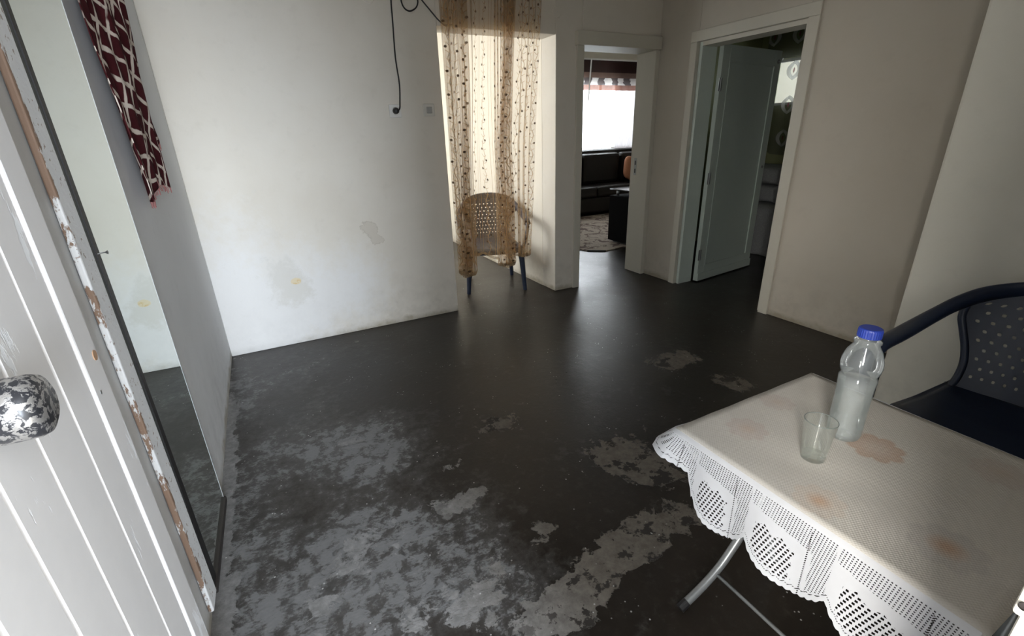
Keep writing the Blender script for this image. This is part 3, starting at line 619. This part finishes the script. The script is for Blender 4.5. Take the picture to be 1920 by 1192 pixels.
def lace_mat():
    t = NT('white_lace'); s = t.sep(t.uv()); s2 = t.sep(t.uv('UV2'))     # UV: x in panels, y drop in m ; UV2: x along in m, y distance to hem in m
    a = t.math('FRACT', s[0]); v = s[1]; al = s2[0]; hem = s2[1]
    def near(x, c_, w): return t.math('LESS_THAN', t.math('ABSOLUTE', t.math('SUBTRACT', x, c_)), w)
    def AND(*x):
        r = x[0]
        for y in x[1:]: r = t.math('MULTIPLY', r, y)
        return r
    def lt(x, y): return t.math('LESS_THAN', x, y)
    def gt(x, y): return t.math('GREATER_THAN', x, y)
    # scalloped inner edge of the block
    sca = t.math('MULTIPLY', t.math('ABSOLUTE', t.math('SINE', t.math('MULTIPLY', v, 95.0))), 0.055)
    scv = t.math('MULTIPLY', t.math('ABSOLUTE', t.math('SINE', t.math('MULTIPLY', a, 15.0))), 0.010)
    vtop = t.math('ADD', 0.050, t.math('MULTIPLY', a, 0.035))
    block = AND(gt(a, 0.10), lt(a, t.math('SUBTRACT', 0.60, sca)), gt(v, t.math('ADD', t.math('ADD', vtop, 0.016), scv)), gt(hem, 0.022))
    fine = AND(t.math('MAXIMUM', gt(a, 0.76), lt(v, t.math('SUBTRACT', vtop, 0.006))), lt(a, 0.97), gt(hem, 0.020), gt(v, 0.010))
    def holes(px, py, sx, sy, shift):
        r = t.math('DIVIDE', v, py); row = t.math('FLOOR', r); fx = t.math('FRACT', t.math('ADD', t.math('DIVIDE', al, px), t.math('MULTIPLY', row, shift))); fy = t.math('FRACT', r)
        return AND(near(fx, 0.5, sx), near(fy, 0.5, sy))
    h1 = t.math('MULTIPLY', block, holes(0.0098, 0.0080, 0.25, 0.30, 0.28)); h2 = t.math('MULTIPLY', fine, holes(0.0058, 0.0052, 0.22, 0.22, 0.12))
    # rows of tiny eyelets along the bands
    ey = t.math('MULTIPLY', t.math('MAXIMUM', near(v, 0.0, 0.0), t.math('MAXIMUM', near(hem, 0.0155, 0.0013), near(a, 0.70, 0.008))), near(t.math('FRACT', t.math('DIVIDE', t.math('ADD', al, v), 0.0055)), 0.5, 0.25))
    hole = t.math('MAXIMUM', t.math('MAXIMUM', h1, h2), t.math('MULTIPLY', ey, gt(v, 0.02)))
    c = t.mix(t.noise(t.obj(), 40), (0.62, 0.62, 0.635), (0.69, 0.69, 0.71))
    return t.sheer(t.math('SUBTRACT', 1.0, hole), c, 0.25)
M['cloth_top'] = cloth_top_mat(); M['lace'] = lace_mat()
tc = thing('tablecloth', 'white lace edged tablecloth with faded flower print', 'tablecloth', (0, 0, 0))
e = 0.004
mb = MB(); mb.grid(lambda u, v: (TX0 - e + (TX1 - TX0 + 2*e) * u, TY0 - e + (TY1 - TY0 + 2*e) * v, TZ + 0.0006 * math.sin(u*23 + v*9)), 30, 30)
mb.build('printed_top', M['cloth_top'], tc, smooth=True, solid=0.0015)
# draped border: runs along the far edge, round the corner and down the long side
path = []; n_out = []
xa, ya = TX0 - e, TY1 + e; rc_ = 0.012
per = 0.0022
L1 = TX1 - TX0 - rc_; L2 = rc_ * PI / 2; L3 = TY1 - TY0 + 0.0 - rc_
def edge(s):
    if s < L1: return Vector((TX1 - s, ya, 0)), Vector((0, 1, 0))
    if s < L1 + L2:
        an = PI / 2 + (s - L1) / rc_; return Vector((xa + rc_ + rc_ * math.cos(an), ya - rc_ + rc_ * math.sin(an), 0)), Vector((math.cos(an), math.sin(an), 0))
    return Vector((xa, ya - rc_ - (s - L1 - L2), 0)), Vector((-1, 0, 0))
LT = L1 + L2 + L3; SC_ = L1 + L2 / 2
cuts = [SC_ + 0.085, SC_ + 0.228, SC_ + 0.402, SC_ + 0.60]      # panel borders along the long side
def panel(s):
    if s < SC_ + 0.085: return (s - SC_ - 0.085) / 0.15 + 10
    for i, (a, b_) in enumerate(zip(cuts, cuts[1:])):
        if s <= b_: return 10 + i + (s - a) / (b_ - a)
    return 13 + (s - cuts[-1]) / 0.17
def drop(s):
    p_ = panel(s); f = p_ - math.floor(p_)
    d = 0.134 + 0.060 * math.sin(PI * min(1, max(0, f))) ** 0.7
    near_c = abs(s - SC_)
    if s > SC_: d = min(d, 0.070 + max(0, near_c - 0.062) * 2.6 + 0.02) if near_c < 0.14 else d
    else: d = min(d, 0.078 + max(0, near_c - 0.05) * 1.5)
    d += 0.0045 * abs(math.sin(PI * s / 0.0145))
    return d
rows = 26; ns = int(LT / per); mb = MB(); uv1 = []; uv2 = []
for j in range(rows + 1):
    for i in range(ns + 1):
        s = LT * i / ns; p_, n_ = edge(s); d = drop(s); v = j / rows; q = d * v
        k = math.exp(-((s - SC_) / 0.045) ** 2)          # stiff corner standing out
        bul = 0.006 + 0.10 * q * (1 - k) * (0.4 + 0.5 * math.sin(panel(s) * 2 * PI + 0.6)) + k * q * 0.55
        z = TZ - q * (1 - 0.38 * k) - 0.0 
        if q < 0.008: bul *= q / 0.008
        mb.v.append((p_.x + n_.x * bul, p_.y + n_.y * bul, z)); uv1.append((panel(s), q)); uv2.append((s, d - q))
for j in range(rows):
    for i in range(ns):
        b0 = j * (ns + 1) + i; mb.f.append((b0, b0 + 1, b0 + ns + 2, b0 + ns + 1))
lb = mb.build('lace_border', M['lace'], tc, smooth=True, uv=uv1, uv2=uv2); lb['label'] = 'white crocheted lace with scalloped hem'
mb = MB(); mb.grid(lambda u, v: (TX1 + e + 0.004 + 0.004 * math.sin(u * 20) * v, TY1 + (TY0 - TY1) * u, TZ - 0.15 * v), 40, 10)
mb.build('lace_border', M['lace'], tc, smooth=True, uv=[(12 * i / 40 / 3, 0.15 * j / 10) for j in range(11) for i in range(41)], uv2=[(0.6 * i / 40, 0.15 - 0.15 * j / 10) for j in range(11) for i in range(41)])

# ------------------------------------------------------------------ bottle and glass on the table
M['pet'] = clear_mat('clear_plastic', (0.90, 0.92, 0.92), 0.9, 0.06, 0.10, (0.62, 0.66, 0.68), 1.5)
M['water'] = clear_mat('water', (0.95, 0.965, 0.96), 0.5, 0.03, 0.20, (0.72, 0.72, 0.70), 1.33)
M['glass'] = clear_mat('drinking_glass', (0.975, 0.985, 0.975), 0.55, 0.02, 0.03, (0.66, 0.70, 0.66), 1.5)
M['cap'] = plain('blue_cap', (0.020, 0.045, 0.30), 0.4, var=0.08)
bt = thing('water_bottle', 'clear plastic water bottle with a blue cap on the table', 'bottle', (1.125, 0.470, TZ + 0.0015))
prof = [(0, 0.004), (0.020, 0.004), (0.028, 0.0), (0.033, 0.004), (0.0355, 0.014), (0.0355, 0.04), (0.0345, 0.045), (0.0355, 0.05), (0.0355, 0.120), (0.0365, 0.140), (0.0375, 0.150), (0.0375, 0.158), (0.0345, 0.164), (0.0345, 0.168), (0.0385, 0.176), (0.0405, 0.190), (0.0395, 0.204), (0.034, 0.222), (0.026, 0.236), (0.0235, 0.242), (0.0265, 0.246), (0.0265, 0.251), (0.0215, 0.254), (0.0200, 0.258), (0.0195, 0.274)]
MB().lathe(prof, 40).build('bottle_shell', M['pet'], bt, smooth=True)
wp = [(0, 0.006)] + [(r - 0.0012, z + (0.002 if z < 0.01 else 0)) for r, z in prof[2:11]] + [(0.0355, 0.152), (0, 0.152)]
MB().lathe(wp, 40).build('water', M['water'], bt, smooth=True)
cp = MB(); n = 60; pr = [(0, 0.280), (0.0195, 0.280), (0.0218, 0.2785), (0.0224, 0.275), (0.0226, 0.259)]
base = 0
for (r, z) in pr:
    for k in range(n):
        a = 2*PI*k/n; rr = r + (0.0006 if k % 2 and 0.258 < z < 0.276 else 0); cp.v.append((rr*math.cos(a), rr*math.sin(a), z))
for i in range(len(pr)-1):
    for k in range(n): cp.f.append((i*n+k, i*n+(k+1) % n, (i+1)*n+(k+1) % n, (i+1)*n+k))
k = cp.build('cap', M['cap'], bt, smooth=False, fixn=True); k['label'] = 'blue screw cap'
gl = thing('drinking_glass', 'empty clear drinking glass in front of the bottle', 'glass', (0.982, 0.455, TZ + 0.0015))
MB().lathe([(0, 0.0), (0.0225, 0.0), (0.0245, 0.003), (0.0325, 0.098), (0.0322, 0.0995), (0.0312, 0.099), (0.0238, 0.013), (0.021, 0.010), (0, 0.009)], 40).build('tumbler', M['glass'], gl, smooth=True)
rm = MB().tube([(0.0318*math.cos(2*PI*k/40), 0.0318*math.sin(2*PI*k/40), 0.099) for k in range(41)], 0.0009, 6).build('rim', plain('glass_rim', (0.16, 0.18, 0.17), 0.1), gl, smooth=True)
MB().lathe([(0, 0.0112), (0.0205, 0.0112), (0.0215, 0.0125)], 32).build('thick_base', clear_mat('glass_base', (0.80, 0.86, 0.80), 0.6, 0.05, 0.25, (0.50, 0.54, 0.46), 1.5), gl, smooth=True)

# ------------------------------------------------------------------ bedroom door leaf
ang = math.atan2(3.168 - 3.057, 4.4996 - 3.582)
d2 = thing('door_2', 'pale green panelled bedroom door standing open', 'door', (3.582, 3.050, 0.0), ang, kind='structure')
LW, LH = 0.915, 2.03
box('hinge_stile', 0, 0.10, -0.02, 0.02, 0.012, LH, M['green_paint'], d2, 0.003); box('lock_stile', LW - 0.10, LW, -0.02, 0.02, 0.012, LH, M['green_paint'], d2, 0.003)
box('top_rail', 0.10, LW - 0.10, -0.02, 0.02, LH - 0.12, LH, M['green_paint'], d2, 0.003); box('bottom_rail', 0.10, LW - 0.10, -0.02, 0.02, 0.012, 0.15, M['green_paint'], d2, 0.003)
box('panel', 0.10, LW - 0.10, -0.010, 0.010, 0.15, LH - 0.12, M['green_paint'], d2)
mo = MB().box(0.10, 0.112, -0.026, -0.020, 0.15, LH - 0.12).build('moulding', M['green_paint'], d2); MB().box(LW - 0.112, LW - 0.10, -0.026, -0.020, 0.15, LH - 0.12).build('moulding', M['green_paint'], d2)
MB().box(0.112, LW - 0.112, -0.026, -0.020, LH - 0.132, LH - 0.12).build('moulding', M['green_paint'], d2); MB().box(0.112, LW - 0.112, -0.026, -0.020, 0.15, 0.162).build('moulding', M['green_paint'], d2)
box('kick_board', 0, LW, -0.030, -0.0205, 0.012, 0.085, M['green_paint'], d2, 0.002)
for z in (0.22, 0.92, 1.68):
    h_ = MB().box(-0.022, -0.002, -0.026, -0.022, z, z + 0.10).box(0.002, 0.022, -0.026, -0.022, z, z + 0.10).build('hinge', M['steel'], d2)
    MB().tube([(0, -0.028, z), (0, -0.028, z + 0.10)], 0.006, 8).build('hinge_pin', M['steel'], h_)
MB().tube([(LW - 0.05, -0.02, LH - 0.09), (LW - 0.05, -0.055, LH - 0.09), (LW - 0.05, -0.06, LH - 0.065)], 0.006, 8).lathe([(0.018, -0.020), (0.018, -0.026), (0, -0.026)], 12, (LW - 0.05, 0, LH - 0.09), 'y').build('coat_hook', M['steel'], d2)
MB().lathe([(0.012, -0.020), (0.012, -0.026), (0, -0.026)], 12, (LW - 0.045, 0, 1.02), 'y').build('keyhole', M['steel'], d2)

# ------------------------------------------------------------------ bedroom contents
def cover_mat():
    t = NT('grey_quilted_cover'); p = t.obj(); n = t.noise(p, 12, 4, 0.6, 2.0); w = t.math('SINE', t.math('MULTIPLY', n, 60.0))
    t.set(color=t.mix(t.ramp(w, 0.2, 0.7, 0, 0.5), (0.30, 0.30, 0.30), (0.46, 0.46, 0.45)), rough=0.9); t.bump(w, 0.3, 0.004); return t.m
M['cover'] = cover_mat()
bd = thing('bed', 'bed with a grey patterned spread hanging to the floor', 'bed', (4.98, 3.2, 0))
box('base', 0.02, 0.72, -1.0, 1.05, 0.0, 0.40, M['dark_wood'], bd, 0.01); box('mattress', 0.02, 0.72, -1.0, 1.05, 0.40, 0.55, M['plastic_cream'], bd, 0.03)
mb = MB()
def spread(u, v):
    y = -1.01 + 2.07 * u; d = v * 1.22
    if d < 0.66: return (0.735 - d - 0.0, y, 0.562 + 0.004 * math.sin(y * 9 + d * 11))
    q = d - 0.66; return (0.075 - 0.075 * min(1, q / 0.03) - 0.012 * math.sin(y * 26) * min(1, q * 2) - 0.006, y, 0.562 - q + 0.004 * abs(math.sin(y * 40)))
mb.grid(spread, 120, 40); mb.build('bedspread', M['cover'], bd, smooth=True, solid=0.006)
for i, (z0, z1, m_, lab) in enumerate(((0.575, 0.77, 'cover', 'grey patterned quilt folded on the bed'), (0.772, 0.965, 'cover', 'upper grey quilt of the folded pair on the bed'))):
    mb = MB()
    def quilt(u, v):
        a = 2 * PI * u; r = 1.0; cx = 0.30 * (abs(math.cos(a)) ** 0.35) * (1 if math.cos(a) > 0 else -1); cz = (z1 - z0) / 2 * (abs(math.sin(a)) ** 0.45) * (1 if math.sin(a) > 0 else -1)
        return (cx, -0.42 + 0.84 * v, (z0 + z1) / 2 + cz + (0.006 * math.sin(v * 19 + u * 8) if abs(math.sin(a)) < 0.9 else 0))
    mb.grid(quilt, 40, 20); b0 = len(mb.v)
    mb.f.append(tuple(range(40))[::-1]); mb.f.append(tuple(20 * 41 + k for k in range(40)))
    tag(mb.build('folded_quilt', M[m_], smooth=True, loc=(5.38, 3.80, 0)), lab, 'quilt', 'quilts on the bed')
def ring_sheer():
    t = NT('dark_sheer_rings'); s = t.sep(t.uv()); cx = t.math('SUBTRACT', t.math('FRACT', t.math('DIVIDE', s[0], 0.36)), 0.5)
    r_ = t.math('DIVIDE', s[1], 0.36); cy = t.math('SUBTRACT', t.math('FRACT', r_), 0.5)
    d = t.math('SQRT', t.math('ADD', t.math('POWER', t.math('MULTIPLY', cx, 0.36), 2.0), t.math('POWER', t.math('MULTIPLY', cy, 0.36), 2.0)))
    ring = t.math('MULTIPLY', t.ramp(d, 0.060, 0.066), t.ramp(d, 0.095, 0.101, 1, 0)); core = t.ramp(d, 0.025, 0.03, 1, 0)
    c = t.mix(ring, (0.20, 0.20, 0.185), (0.62, 0.62, 0.60)); c = t.mix(core, c, (0.30, 0.10, 0.12))
    return t.sheer(t.math('ADD', 0.42, t.math('MULTIPLY', t.math('MAXIMUM', ring, core), 0.45)), c, 0.4)
ct = thing('bedroom_curtain', 'dark sheer curtain with pale rings over the bedroom window', 'curtain', (5.66, 3.6, 0))
mb = MB()
def bc(u, v):
    y = 0.55 - 0.80 * u; zb = 1.06 + 0.10 * (2*u - 1) ** 2; return (0.025 * math.sin(u * 34) , y, 2.52 + (zb - 2.52) * v)
mb.grid(bc, 120, 30); mb.build('cloth', ring_sheer(), ct, smooth=True, uv=[(i / 120 * 0.95 + 0.1, j / 30 * 1.45) for j in range(31) for i in range(121)])
MB().tube([(0, -0.35, 2.525), (0, 0.62, 2.525)], 0.010, 10).build('rod', M['steel'], ct)

# ------------------------------------------------------------------ sitting room contents
def rug_mat():
    t = NT('worn_patterned_rug'); p = t.pos(); n = t.noise(p, 5, 6, 0.7, 1.5); n2 = t.noise(p, 30, 4)
    c = t.mix(t.ramp(n, 0.44, 0.56), (0.13, 0.095, 0.085), (0.34, 0.29, 0.245)); c = t.mix(t.ramp(t.math('ABSOLUTE', t.math('SUBTRACT', n, 0.5)), 0.0, 0.03, 0.8, 0), c, (0.46, 0.41, 0.35))
    t.set(color=c, rough=0.95, spec=0.05); t.bump(n2, 0.5, 0.006); return t.m
rg = thing('floor_rug', 'brown patterned rug on the sitting room floor', 'rug', (0, 0, 0))
mb = MB(); ol = [(3.35, 5.10), (3.48, 4.66), (3.66, 4.52), (3.95, 4.55), (5.9, 4.62), (6.6, 6.7), (3.6, 6.75)]
mb.add([(x, y, 0.001) for x, y in ol] + [(x, y, 0.014) for x, y in ol], [tuple(range(7))[::-1], tuple(range(7, 14))] + [(i, (i+1) % 7, (i+1) % 7 + 7, i + 7) for i in range(7)])
mb.build('pile', rug_mat(), rg)
mb = MB(); mb.tube([(3.48, 4.655, 0.008), (3.66, 4.512, 0.008)], 0.012, 8); mb.build('binding', M['dark_wood'], rg)
M['leather'] = plain('dark_brown_leather', (0.010, 0.007, 0.006), 0.5, var=0.3, scale=8, bump=0.1, spec=0.25)
M['black_board'] = plain('black_board', (0.005, 0.0045, 0.0045), 0.9, spec=0.05)
sf = thing('sofa', 'dark leather sofa under the sitting room window', 'sofa', (5.6, 7.08, 0))
box('base', -1.5, 1.5, -0.38, 0.42, 0.06, 0.32, M['leather'], sf, 0.03); box('backrest', -1.5, 1.5, 0.20, 0.46, 0.32, 1.08, M['leather'], sf, 0.06)
for i in range(3): box('seat_cushion', -1.28 + i * 0.86, -0.43 + i * 0.86, -0.42, 0.22, 0.325, 0.50, M['leather'], sf, 0.045)
for i in range(3): box('back_cushion', -1.27 + i * 0.86, -0.44 + i * 0.86, 0.04, 0.22, 0.50, 1.02, M['leather'], sf, 0.06)
for x in (-1.5, 1.3): box('armrest', x, x + 0.2, -0.42, 0.36, 0.32, 0.70, M['leather'], sf, 0.05)
for x in (-1.4, 1.4):
    for y in (-0.3, 0.35): MB().tube([(x, y, 0.0), (x, y, 0.065)], 0.025, 10).build('foot', M['dark_wood'], sf)
mb = MB()
def cush(u, v):
    a = 2*PI*u; b_ = PI * (v - 0.5); c_, s_ = math.cos(b_), math.sin(b_)
    f = lambda w: (abs(w) ** 0.5) * (1 if w >= 0 else -1)
    return (0.20 * f(math.cos(a)) * c_ ** 0.6, 0.20 * s_ , 0.20 * f(math.sin(a)) * c_ ** 0.6) if False else (0.21 * f(math.cos(a)) * c_, 0.085 * s_, 0.21 * f(math.sin(a)) * c_)
mb.grid(cush, 32, 16); cu2 = tag(mb.build('cushion', plain('rust_fabric', (0.30, 0.12, 0.06), 0.85), smooth=True, loc=(6.20, 6.98, 0.725)), 'rust brown cushion leaning on the dark sofa', 'cushion'); cu2.rotation_euler = (-0.25, 0.3, 0)
cf = thing('side_table', 'black side table with a shiny top in the sitting room', 'table', (4.25, 4.70, 0))
box('body', -0.24, 0.26, -0.22, 0.22, 0.04, 0.62, M['black_board'], cf, 0.008); box('plinth', -0.18, 0.22, -0.18, 0.18, 0.0, 0.04, M['dark_wood'], cf)
def blk(): 
    t = NT('black_gloss_top'); t.set(color=t.mix(t.noise(t.obj(), 8), (0.012, 0.012, 0.012), (0.02, 0.02, 0.02)), rough=0.06); return t.m
box('top', -0.24, 0.26, -0.22, 0.22, 0.69, 0.705, blk(), cf, 0.003)
box('metal_strip', -0.243, 0.262, -0.224, -0.2195, 0.605, 0.622, M['steel'], cf)
for x in (-0.16, 0.18):
    for y in (-0.15, 0.15): MB().tube([(x, y, 0.62), (x, y, 0.69)], 0.018, 12).build('pillar', M['steel'], cf, smooth=True)
# window drapes
def white_sheer():
    t = NT('white_sheer'); n = t.noise(t.vmath('MULTIPLY', t.uv(), (60, 1, 1)), 1, 2)
    return t.sheer(t.ramp(n, 0.3, 0.7, 0.30, 0.5), (0.86, 0.84, 0.83), 0.8)
M['wsheer'] = white_sheer()
def grey_sheer():
    t = NT('grey_white_sheer'); n = t.noise(t.vmath('MULTIPLY', t.uv(), (40, 1, 1)), 1, 2)
    return t.sheer(t.ramp(n, 0.3, 0.7, 0.88, 0.97), (0.36, 0.33, 0.33), 0.6)
M['gsheer'] = grey_sheer()
for i, (x0, x1, lab) in enumerate(((4.75, 6.16, 'wide white sheer curtain across the sitting room window'), (6.18, 7.15, 'gathered white sheer curtain at the end of the window'))):
    w = thing('window_curtain', lab, 'curtain', (x0, 7.58, 0), group='sitting room sheers')
    mb = MB(); nf = 10 if i == 0 else 22
    mb.grid(lambda u, v: ((x1 - x0) * u + (0.06 * v * (1 - u) if i else 0), 0.016 * math.sin(u * nf * 2 * PI) * (1 if i else 0.5), 2.50 - 1.46 * v), 160, 8)
    mb.build('cloth', M['gsheer'] if i else M['wsheer'], w, smooth=True, uv=[(a / 160 * (2 if i else 1), b_ / 8) for b_ in range(9) for a in range(161)])
    MB().tube([(0, 0, 2.505), (x1 - x0, 0, 2.505)], 0.008, 8).build('rail', M['frame_paint'], w)
def valance_mat():
    t = NT('banded_valance'); s = t.sep(t.uv()); v = s[1]; u = s[0]
    blkp = t.ramp(t.math('SINE', t.math('ADD', t.math('MULTIPLY', u, 21.0), t.math('MULTIPLY', t.noise(t.uv(), 4), 4.0))), -0.1, 0.1)
    c = t.mix(t.math('GREATER_THAN', v, 0.40), (0.045, 0.022, 0.020), (0.20, 0.125, 0.10))
    c = t.mix(t.math('GREATER_THAN', v, 0.58), c, t.mix(blkp, (0.75, 0.72, 0.70), (0.10, 0.08, 0.08)))
    c = t.mix(t.math('GREATER_THAN', v, 0.82), c, (0.27, 0.10, 0.06))
    return t.sheer(0.93, c, 0.35)
va = thing('window_valance', 'brown banded valance above the sitting room window', 'valance', (4.65, 7.52, 0))
mb = MB(); mb.grid(lambda u, v: (2.6 * u, 0.012 * math.sin(u * 90) * v, 2.56 - 0.48 * v), 240, 10)
mb.build('cloth', valance_mat(), va, smooth=True, uv=[(a / 240 * 2.6, b_ / 10) for b_ in range(11) for a in range(241)])
box('pelmet_board', 0, 2.6, -0.01, 0.12, 2.562, 2.585, M['frame_paint'], va)
MB().tube([(0.93, -0.02, 2.57), (0.90, -0.022, 2.2), (0.88, -0.02, 1.9)], 0.012, 8).build('pull_cord', M['frame_paint'], va)
